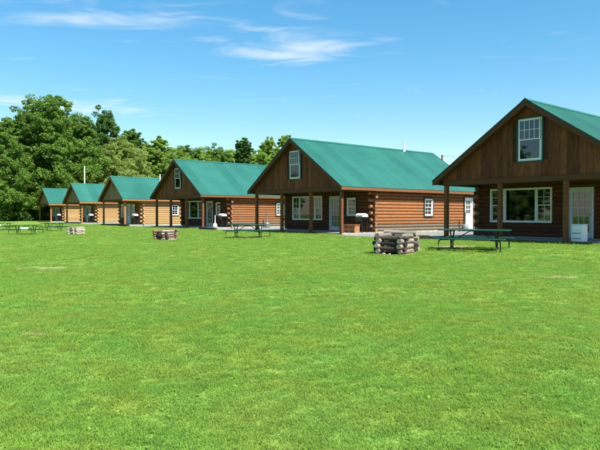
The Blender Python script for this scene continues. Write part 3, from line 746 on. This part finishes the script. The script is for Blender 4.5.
# poles behind the row
def pole(px_, v, ptop, r, mat, label, cross=False):
    a = (px_ - 300) / F; u = v * (V.y * -a + V.x) / (U.y * a - U.x) if True else 0
    P = uv(u, v); top = EYE + (214.4 - ptop) / F * P.y
    s = MB(); s.tube([(0, 0, -.3), (0, 0, top * .5), (0, 0, top)], r, 10, radii=[r * 1.15, r, r * .8])
    e = empty('utility_pole', P); s.build('shaft', M[mat], e)
    if cross:
        s = MB(); s.bevbox(-.9, .9, -.06, .06, top - .5, top - .38, .01); s.build('crossarm', M['trim'], e)
    else:
        s = MB(); s.lathe([(r * 1.2, top - .05), (r * 1.25, top), (0, top + .08)], 10); s.build('cap', M[mat], e)
    tag(e, label, 'pole'); return P, top
pole(84.8, 33.5, 167, .1, 'white_pipe', 'plain white pole rising above the middle small pine cabin')
P1, t1 = pole(441.8, 62, 155.5, .13, 'post', 'brown utility pole top just right of the long green roof', False)
s = MB(); Q = uv(20, 75); a = Vector((P1.x, P1.y, t1 - .1)); b_ = Vector((Q.x, Q.y, t1 + .2)); pts = []
for i in range(17):
    t = i / 16; q = a.lerp(b_, t); q.z -= 1.2 * 4 * t * (1 - t) * .5; pts.append(q)
s.tube(pts, .014, 5); w_ = s.build('overhead_wire', M['black']); tag(w_, 'thin dark overhead wire running right from the utility pole', 'wire')

# ------------------------------------------------------------------ trees
def leafmat():
    m, nt, b = newmat('tree_leaf'); L = nt.links
    oi = N(nt, 'ShaderNodeObjectInfo'); geo = N(nt, 'ShaderNodeNewGeometry')
    no = N(nt, 'ShaderNodeTexNoise'); no.inputs['Scale'].default_value = .55; no.inputs['Detail'].default_value = 4; L.new(geo.outputs['Position'], no.inputs['Vector'])
    mr_ = N(nt, 'ShaderNodeMapRange'); mr_.inputs[1].default_value = .3; mr_.inputs[2].default_value = .7; mr_.inputs[3].default_value = .62; mr_.inputs[4].default_value = 1.4; L.new(no.outputs[0], mr_.inputs[0])
    rn = N(nt, 'ShaderNodeMapRange'); rn.inputs[3].default_value = .7; rn.inputs[4].default_value = 1.3; L.new(geo.outputs['Random Per Island'], rn.inputs[0])
    mu = N(nt, 'ShaderNodeMath', operation='MULTIPLY'); L.new(mr_.outputs[0], mu.inputs[0]); L.new(rn.outputs[0], mu.inputs[1])
    hs = N(nt, 'ShaderNodeHueSaturation'); L.new(oi.outputs['Color'], hs.inputs['Color']); L.new(mu.outputs[0], hs.inputs['Value'])
    L.new(hs.outputs[0], b.inputs['Base Color']); b.inputs['Roughness'].default_value = .6; b.inputs['Specular IOR Level'].default_value = .2
    tl = N(nt, 'ShaderNodeBsdfTranslucent'); L.new(hs.outputs[0], tl.inputs[0]); ms = N(nt, 'ShaderNodeMixShader'); ms.inputs[0].default_value = .48
    L.new(b.outputs[0], ms.inputs[1]); L.new(tl.outputs[0], ms.inputs[2]); L.new(ms.outputs[0], nt.nodes['Material Output'].inputs[0]); return m
M['leaf'] = leafmat(); M['bark'] = plain('tree_bark', (.09, .07, .055), .95, var=.4, scale=4, bump=.6)

def crown_mesh(name, clumps, per, leaf, seed):
    """thousands of small leaf faces round many clumps"""
    g = np.random.default_rng(seed); V_ = []; 
    cs = np.repeat(clumps[:, :3], per, 0); rs = np.repeat(clumps[:, 3], per)
    n = len(cs); d = g.normal(size=(n, 3)); d /= np.linalg.norm(d, axis=1)[:, None]
    rad = rs * g.uniform(.25, 1.08, n) ** .6
    c = cs + d * rad[:, None] * np.array([1.12, 1.12, .8])
    nr = d * .55 + g.normal(size=(n, 3)) * .5 + np.array([0, 0, .35]); nr /= np.linalg.norm(nr, axis=1)[:, None]
    t = np.cross(nr, g.normal(size=(n, 3))); t /= np.linalg.norm(t, axis=1)[:, None]; b = np.cross(nr, t)
    s = leaf * g.uniform(.6, 1.35, n)[:, None]
    P = np.stack([c - t * s, c - b * s * .55 + nr * s * .12, c + t * s, c + b * s * .55 + nr * s * .12], 1).reshape(-1, 3)
    me = bpy.data.meshes.new(name); me.vertices.add(len(P)); me.vertices.foreach_set('co', P.ravel())
    me.loops.add(4 * n); me.loops.foreach_set('vertex_index', np.arange(4 * n, dtype=np.int32)); me.polygons.add(n)
    me.polygons.foreach_set('loop_start', np.arange(0, 4 * n, 4, dtype=np.int32)); me.polygons.foreach_set('loop_total', np.full(n, 4, dtype=np.int32))
    me.update(calc_edges=True); me.materials.append(M['leaf']); return me
def tree_meshes(seed, H=20., spread=6.5, base=.22, top=1., dense=1., nlobes=9, leaf=.165):
    """trunk, limbs and crown: lobes carry clumps of leaves"""
    g = np.random.default_rng(seed); s = MB(); bend = g.uniform(-.5, .5, 2)
    tr = [Vector((bend[0] * (t ** 2), bend[1] * (t ** 2), H * .8 * t)) for t in np.linspace(0, 1, 7)]
    s.tube(tr, 1, 9, radii=[H * .019 * (1 - .82 * t) * (1.35 if t == 0 else 1) for t in np.linspace(0, 1, 7)])
    lob = []
    for i in range(nlobes):
        f = (i + .5) / nlobes; a = i * 2.4 + g.uniform(-.5, .5); z = H * (base + (.9 - base) * f)
        prof = math.sin(math.pi * min(1, .2 + .74 * f)) ** .6 * top
        rr = spread * prof * g.uniform(.25, .75); lr = spread * g.uniform(.34, .52) * (1.1 - .42 * f)
        lob.append((rr * math.cos(a), rr * math.sin(a), z, lr))
    lob.append((bend[0], bend[1], H * .9, spread * .34)); lob.append((0, 0, H * .6, spread * .5))
    cl = []
    for (x, y, z, lr) in lob:
        hgt = min(max(z - lr * .6, H * .12), H * .75); st = tr[0].lerp(tr[-1], hgt / (H * .8) * .8); e = Vector((x, y, z))
        s.tube([st, st.lerp(e, .5) + Vector((0, 0, -.04 * H * g.uniform(0, 1))), e], 1, 6, radii=[H * .0075, H * .005, H * .002], caps=False)
        n = int(36 * dense)
        for k in range(n):
            d = g.normal(size=3); d /= np.linalg.norm(d); q = lr * g.uniform(.2, 1.38)
            cl.append((x + d[0] * q, y + d[1] * q, z + d[2] * q * .85, lr * g.uniform(.15, .34)))
    cl = np.array(cl); per = 112
    return s.mesh('trunk', M['bark']), crown_mesh('crown', cl, per, leaf, seed + 50)
TR = [tree_meshes(1, 20, 7.2, .16, nlobes=18, dense=1.), tree_meshes(2, 20, 6.2, .2, nlobes=16, dense=1.), tree_meshes(3, 20, 4.6, .1, nlobes=18),
      tree_meshes(4, 20, 5.6, .12, nlobes=16), tree_meshes(5, 20, 3.6, .08, nlobes=18), tree_meshes(6, 20, 7.6, .1, nlobes=20)]
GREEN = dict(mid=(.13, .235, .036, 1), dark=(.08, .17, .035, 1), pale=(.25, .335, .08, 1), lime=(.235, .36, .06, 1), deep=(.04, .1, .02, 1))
def tree(px_, Y, ptop, kind, color, label, group='trees beyond the cabins', wide=1., pbase=None, name='deciduous_tree'):
    x = (px_ - 300) / F * Y; h = EYE + (214.4 - ptop) / F * Y; sc = h / 20 / .985
    e = empty(name, (x, Y, -.1), random.uniform(0, 6.28))
    t = link_mesh('trunk', TR[kind][0], e); c = link_mesh('crown', TR[kind][1], e); c.color = GREEN[color]
    e.scale = (sc * wide, sc * wide, sc); tag(e, label, 'tree', group); return e
WL = 'broad dark leafy tree in the big mass of trees at left'
tree(53, 102, 97, 0, 'mid', 'tallest broad green tree at left, its rounded top highest of all', wide=1.0)
tree(14, 98, 120, 3, 'mid', 'broad green tree at the left edge, lower than the tallest one', wide=1.1)
tree(30, 106, 106, 1, 'mid', 'green tree filling the gap just left of the tallest tree', wide=1.05)
tree(80, 112, 118, 3, 'mid', 'green tree on the right shoulder of the tallest tree', wide=1.0)
tree(104, 122, 110, 1, 'dark', 'dark round-topped tree standing apart right of the tallest tree', wide=.82)
tree(-12, 92, 118, 5, 'mid', 'green tree mostly outside the left edge', wide=1)
tree(118, 112, 140, 5, 'pale', 'pale grey-green bushy tree above the small pine cabins', wide=1.12)
tree(137, 118, 150, 3, 'pale', 'pale grey-green tree right of the bushy pale one', wide=1.05)
tree(132, 132, 128, 4, 'mid', 'slim green tree behind the pale bushy trees', wide=1.1)
tree(157, 134, 136, 2, 'lime', 'loose light green tree above the gable of the dark cabin', wide=1.1)
tree(176, 128, 150, 5, 'lime', 'low rounded lime green tree left of the dark-gabled cabin roof', wide=1.0)
for i, (x, t, k, cc, w_) in enumerate(((147, 146, 3, 'lime', 1.), (167, 148, 1, 'lime', 1.1), (186, 147, 0, 'mid', 1.1), (198, 151, 5, 'lime', 1.), (207, 150, 3, 'mid', 1), (216, 146, 1, 'mid', 1.1), (228, 151, 3, 'lime', 1.1), (236, 154, 5, 'mid', 1.1), (252, 153, 0, 'lime', 1.1), (262, 152, 5, 'mid', 1.1), (280, 150, 3, 'lime', 1.1))):
    tree(x, 150 + 3 * i, t, k, cc, ('first', 'second', 'third', 'fourth', 'fifth', 'sixth', 'seventh', 'eighth', 'ninth', 'tenth', 'last')[i] + ' tree from the left in the far line above the roofs', 'far tree line behind the roofs', w_)
tree(243, 126, 137, 4, 'dark', 'upright dark green tree just left of the middle gable', wide=1.1)
tree(268, 124, 137, 2, 'lime', 'light green feathery tree touching the left slope of the middle gable', wide=.85)
tree(288, 132, 134, 4, 'lime', 'light green tree behind the peak of the middle gable', wide=1.25)
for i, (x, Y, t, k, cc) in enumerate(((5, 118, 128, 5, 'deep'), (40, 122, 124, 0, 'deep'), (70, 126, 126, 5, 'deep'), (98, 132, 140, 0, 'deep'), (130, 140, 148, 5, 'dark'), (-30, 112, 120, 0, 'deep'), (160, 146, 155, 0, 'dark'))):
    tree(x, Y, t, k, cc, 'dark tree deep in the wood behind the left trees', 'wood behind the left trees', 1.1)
# more of the same wood to the left of the frame (mirrored in the porch windows)
for i in range(9):
    a = R(122 + i * 11); d = 78 + 9 * ((i * 7) % 4); e = empty('deciduous_tree', (d * math.cos(a) , d * math.sin(a), -.6), i * 1.3)
    k = (0, 5, 1, 3)[i % 4]; link_mesh('trunk', TR[k][0], e); c = link_mesh('crown', TR[k][1], e); c.color = GREEN[('mid', 'dark', 'mid', 'lime')[i % 4]]
    sc = .75 + .12 * ((i * 5) % 3); e.scale = (sc * 1.15, sc * 1.15, sc); tag(e, 'tree of the wood continuing left of the picture', 'tree', 'wood left of the picture')
# shrubs at the foot of the wood
def shrub_mesh(seed):
    g = np.random.default_rng(seed); cl = []
    for k in range(34):
        a = g.uniform(0, 6.28); q = g.uniform(0, 1.5); cl.append((q * math.cos(a), q * math.sin(a), g.uniform(.25, 1.9) * (1 - .25 * q / 1.5), g.uniform(.35, .6)))
    s = MB()
    for k in range(5): a = k * 1.26; s.tube([(0, 0, -.1), (.4 * math.cos(a), .4 * math.sin(a), .7), (.9 * math.cos(a), .9 * math.sin(a), 1.5)], .04, 5, radii=[.05, .035, .015])
    return s.mesh('stem', M['bark']), crown_mesh('foliage', np.array(cl), 60, .14, seed)
SH = [shrub_mesh(11), shrub_mesh(12), shrub_mesh(13)]
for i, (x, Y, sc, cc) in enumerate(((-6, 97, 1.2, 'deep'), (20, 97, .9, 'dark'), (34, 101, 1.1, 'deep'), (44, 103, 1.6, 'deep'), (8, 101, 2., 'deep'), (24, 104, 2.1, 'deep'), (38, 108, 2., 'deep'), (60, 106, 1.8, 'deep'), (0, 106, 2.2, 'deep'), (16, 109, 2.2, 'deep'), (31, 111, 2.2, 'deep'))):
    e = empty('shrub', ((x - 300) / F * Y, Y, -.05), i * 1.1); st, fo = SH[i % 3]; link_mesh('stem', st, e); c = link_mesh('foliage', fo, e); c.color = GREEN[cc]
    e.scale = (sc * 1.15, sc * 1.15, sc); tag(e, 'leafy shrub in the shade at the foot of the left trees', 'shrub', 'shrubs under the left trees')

# ------------------------------------------------------------------ grass
def tuft_mesh(seed, nb, rad, hmin, hmax, wd):
    g = np.random.default_rng(seed); vs = []; fs = []
    for k in range(nb):
        a = g.uniform(0, 6.28); q = rad * math.sqrt(g.uniform(0, 1)); x, y = q * math.cos(a), q * math.sin(a); h = g.uniform(hmin, hmax)
        la = g.uniform(0, 6.28); ln = h * g.uniform(.3, 1.7); dx, dy = math.cos(la), math.sin(la); w = wd * g.uniform(.7, 1.3); fa = la + 1.57 + g.uniform(-.6, .6); sx, sy = math.cos(fa) * w / 2, math.sin(fa) * w / 2
        b = len(vs); m_ = (x + dx * ln * .35, y + dy * ln * .35, h * .6)
        vs += [(x - sx, y - sy, -.012), (x + sx, y + sy, -.012), (m_[0] + sx * .8, m_[1] + sy * .8, m_[2]), (m_[0] - sx * .8, m_[1] - sy * .8, m_[2]), (x + dx * ln, y + dy * ln, h)]
        fs += [(b, b + 1, b + 2, b + 3), (b + 3, b + 2, b + 4)]
    me = bpy.data.meshes.new('grass_tuft'); me.from_pydata(vs, [], fs); me.materials.append(M['blade']); return me
def weed_mesh(seed):
    g = np.random.default_rng(seed); vs = []; fs = []
    for k in range(9):
        a = k * 2.4 + g.uniform(-.3, .3); ln = g.uniform(.05, .11); w = ln * g.uniform(.28, .42); d = np.array([math.cos(a), math.sin(a)]); n_ = np.array([-d[1], d[0]]); el = g.uniform(.15, .6); b = len(vs)
        for t, ww in ((0, .12), (.35, .9), (.7, 1.), (1., .1)):
            p = d * ln * t; z = .01 + ln * el * math.sin(t * 2.2)
            vs += [(p[0] - n_[0] * w * ww / 2, p[1] - n_[1] * w * ww / 2, z + .006 * ww), (p[0] + n_[0] * w * ww / 2, p[1] + n_[1] * w * ww / 2, z + .006 * ww)]
        fs += [(b + 2 * i, b + 2 * i + 1, b + 2 * i + 3, b + 2 * i + 2) for i in range(3)]
    me = bpy.data.meshes.new('broad_weed'); me.from_pydata(vs, [], fs); me.materials.append(M['weed']); return me
m, nt, b = newmat('weed_leaf'); L = nt.links
at2 = N(nt, 'ShaderNodeAttribute', attribute_name='tone', attribute_type='INSTANCER'); rp = ramp(nt, [(0, (.11, .22, .03)), (1, (.17, .27, .04))]); L.new(at2.outputs['Fac'], rp.inputs[0])
L.new(rp.outputs[0], b.inputs['Base Color']); b.inputs['Roughness'].default_value = .85; b.inputs['Specular IOR Level'].default_value = .08; M['weed'] = m
def scatter(name, meshes, P, rot, scl, tone, label):
    c = bpy.data.collections.new(name + '_source')
    for i, me in enumerate(meshes): c.objects.link(bpy.data.objects.new(me.name, me))
    me = bpy.data.meshes.new(name); n = len(P); me.vertices.add(n); me.vertices.foreach_set('co', P.ravel())
    for nm, ty, dat in (('rotz', 'FLOAT', rot), ('scl', 'FLOAT', scl), ('tone', 'FLOAT', tone)):
        a = me.attributes.new(nm, ty, 'POINT'); a.data.foreach_set('value', dat.astype(np.float32))
    a = me.attributes.new('pick', 'INT', 'POINT'); a.data.foreach_set('value', rng.integers(0, len(meshes), n).astype(np.int32))
    o = link_mesh(name, me); ng = bpy.data.node_groups.new(name, 'GeometryNodeTree')
    ng.interface.new_socket('Geometry', in_out='INPUT', socket_type='NodeSocketGeometry'); ng.interface.new_socket('Geometry', in_out='OUTPUT', socket_type='NodeSocketGeometry')
    gi = N(ng, 'NodeGroupInput'); go = N(ng, 'NodeGroupOutput'); ci = N(ng, 'GeometryNodeCollectionInfo'); ci.inputs[0].default_value = c; ci.inputs[1].default_value = True
    ip = N(ng, 'GeometryNodeInstanceOnPoints'); ip.inputs['Pick Instance'].default_value = True; Lk = ng.links
    def na(nm, ty):
        q = N(ng, 'GeometryNodeInputNamedAttribute', data_type=ty); q.inputs[0].default_value = nm; return q.outputs[0]
    cx = N(ng, 'ShaderNodeCombineXYZ'); Lk.new(na('rotz', 'FLOAT'), cx.inputs[2])
    Lk.new(gi.outputs[0], ip.inputs['Points']); Lk.new(ci.outputs[0], ip.inputs['Instance']); Lk.new(na('pick', 'INT'), ip.inputs['Instance Index'])
    Lk.new(cx.outputs[0], ip.inputs['Rotation']); Lk.new(na('scl', 'FLOAT'), ip.inputs['Scale']); Lk.new(ip.outputs[0], go.inputs[0])
    md = o.modifiers.new('scatter', 'NODES'); md.node_group = ng
    tag(o, label, None, kind='stuff'); return o
pts = []; scs = []
NOGO = []
for (d0, d1, dens, sc) in ((1.6, 5.5, 480, .8), (5.5, 10, 300, .95), (10, 17, 130, 1.15), (17, 28, 50, 1.5), (28, 46, 18, 2.0), (46, 75, 6, 2.6)):
    amax = R(37); area = amax * (d1 * d1 - d0 * d0); n = int(area * dens)
    r = np.sqrt(rng.uniform(d0 * d0, d1 * d1, n)); a = rng.uniform(-amax, amax, n)
    x = r * np.sin(a); y = r * np.cos(a); v = x * V.x + y * V.y
    keep = v < 21.3
    for (bx_, by_, ra, rb) in bare_w:
        dd = np.sqrt(((x - bx_) / ra) ** 2 + ((y - by_) / rb) ** 2); keep &= (dd + rng.uniform(-.55, .55, n)) > .8
    for k, dx in (('B', 5.3), ('C', 4.6), ('A', 4.2)):
        u = x * U.x + y * U.y; lx = SPOT[k][0] + 4.415 - u; ly = v - SPOT[k][1]; keep &= ~((lx > 4.1) & (lx < 4.5 + dx) & (ly > -.75))
    x, y = x[keep], y[keep]
    pts.append(np.stack([x, y, np.array([surf(p, q) for p, q in zip(x, y)])], 1)); scs.append(sc * rng.uniform(.75, 1.25, len(x)))
for k in 'ABC':                                          # longer tufts left by the mower along the porches
    for q in range(420):
        p = cabin_point(k, random.uniform(-4.2, 4.2), random.gauss(.06, .05)); pts.append(np.array([[p.x, p.y, surf(p.x, p.y)]])); scs.append(np.array([random.uniform(1.2, 3.4)]))
for (bx_, by_, ra, rb) in bare_w[4:]:
    for q in range(160):
        a = random.uniform(0, 6.28); x, y = bx_ + .72 * math.cos(a) * random.uniform(.9, 1.3), by_ + .72 * math.sin(a) * random.uniform(.9, 1.3); pts.append(np.array([[x, y, surf(x, y)]])); scs.append(np.array([random.uniform(1., 2.2)]))
P = np.concatenate(pts); S = np.concatenate(scs); n = len(P)
scatter('grass', [tuft_mesh(i, 30, .085, .010, .034, .0055) for i in range(5)], P, rng.uniform(0, 6.28, n), S, rng.uniform(0, 1, n), 'short bright green grass blades of the lawn')
W_ = []
for (wx, wy, num, sp) in ((172, 402, 26, .22), (150, 410, 10, .3), (414, 395, 14, .3), (395, 398, 12, .25), (120, 425, 10, .3), (505, 418, 22, .5), (540, 425, 12, .3), (455, 412, 12, .35), (400, 305, 22, .5), (205, 372, 8, .2), (262, 376, 8, .2),
                          (490, 345, 14, .5), (60, 430, 10, .3), (350, 345, 16, .6), (560, 370, 14, .5), (40, 335, 14, .4), (300, 300, 20, 1.), (480, 310, 20, 1.)):
    c = at(wx, wy)
    for k in range(num): q = (c.x + random.gauss(0, sp), c.y + random.gauss(0, sp)); W_.append((q[0], q[1], surf(*q)))
for k in range(90):
    r = math.sqrt(random.uniform(4, 260)); a = random.uniform(-R(33), R(33)); q = (r * math.sin(a), r * math.cos(a)); W_.append((*q, surf(*q) + .012))
W_ = np.array(W_); n = len(W_)
scatter('broad_leaf_weeds', [weed_mesh(i) for i in range(4)], W_, rng.uniform(0, 6.28, n), rng.uniform(.15, .34, n), rng.uniform(0, 1, n), 'low broad-leaved weeds scattered through the lawn')
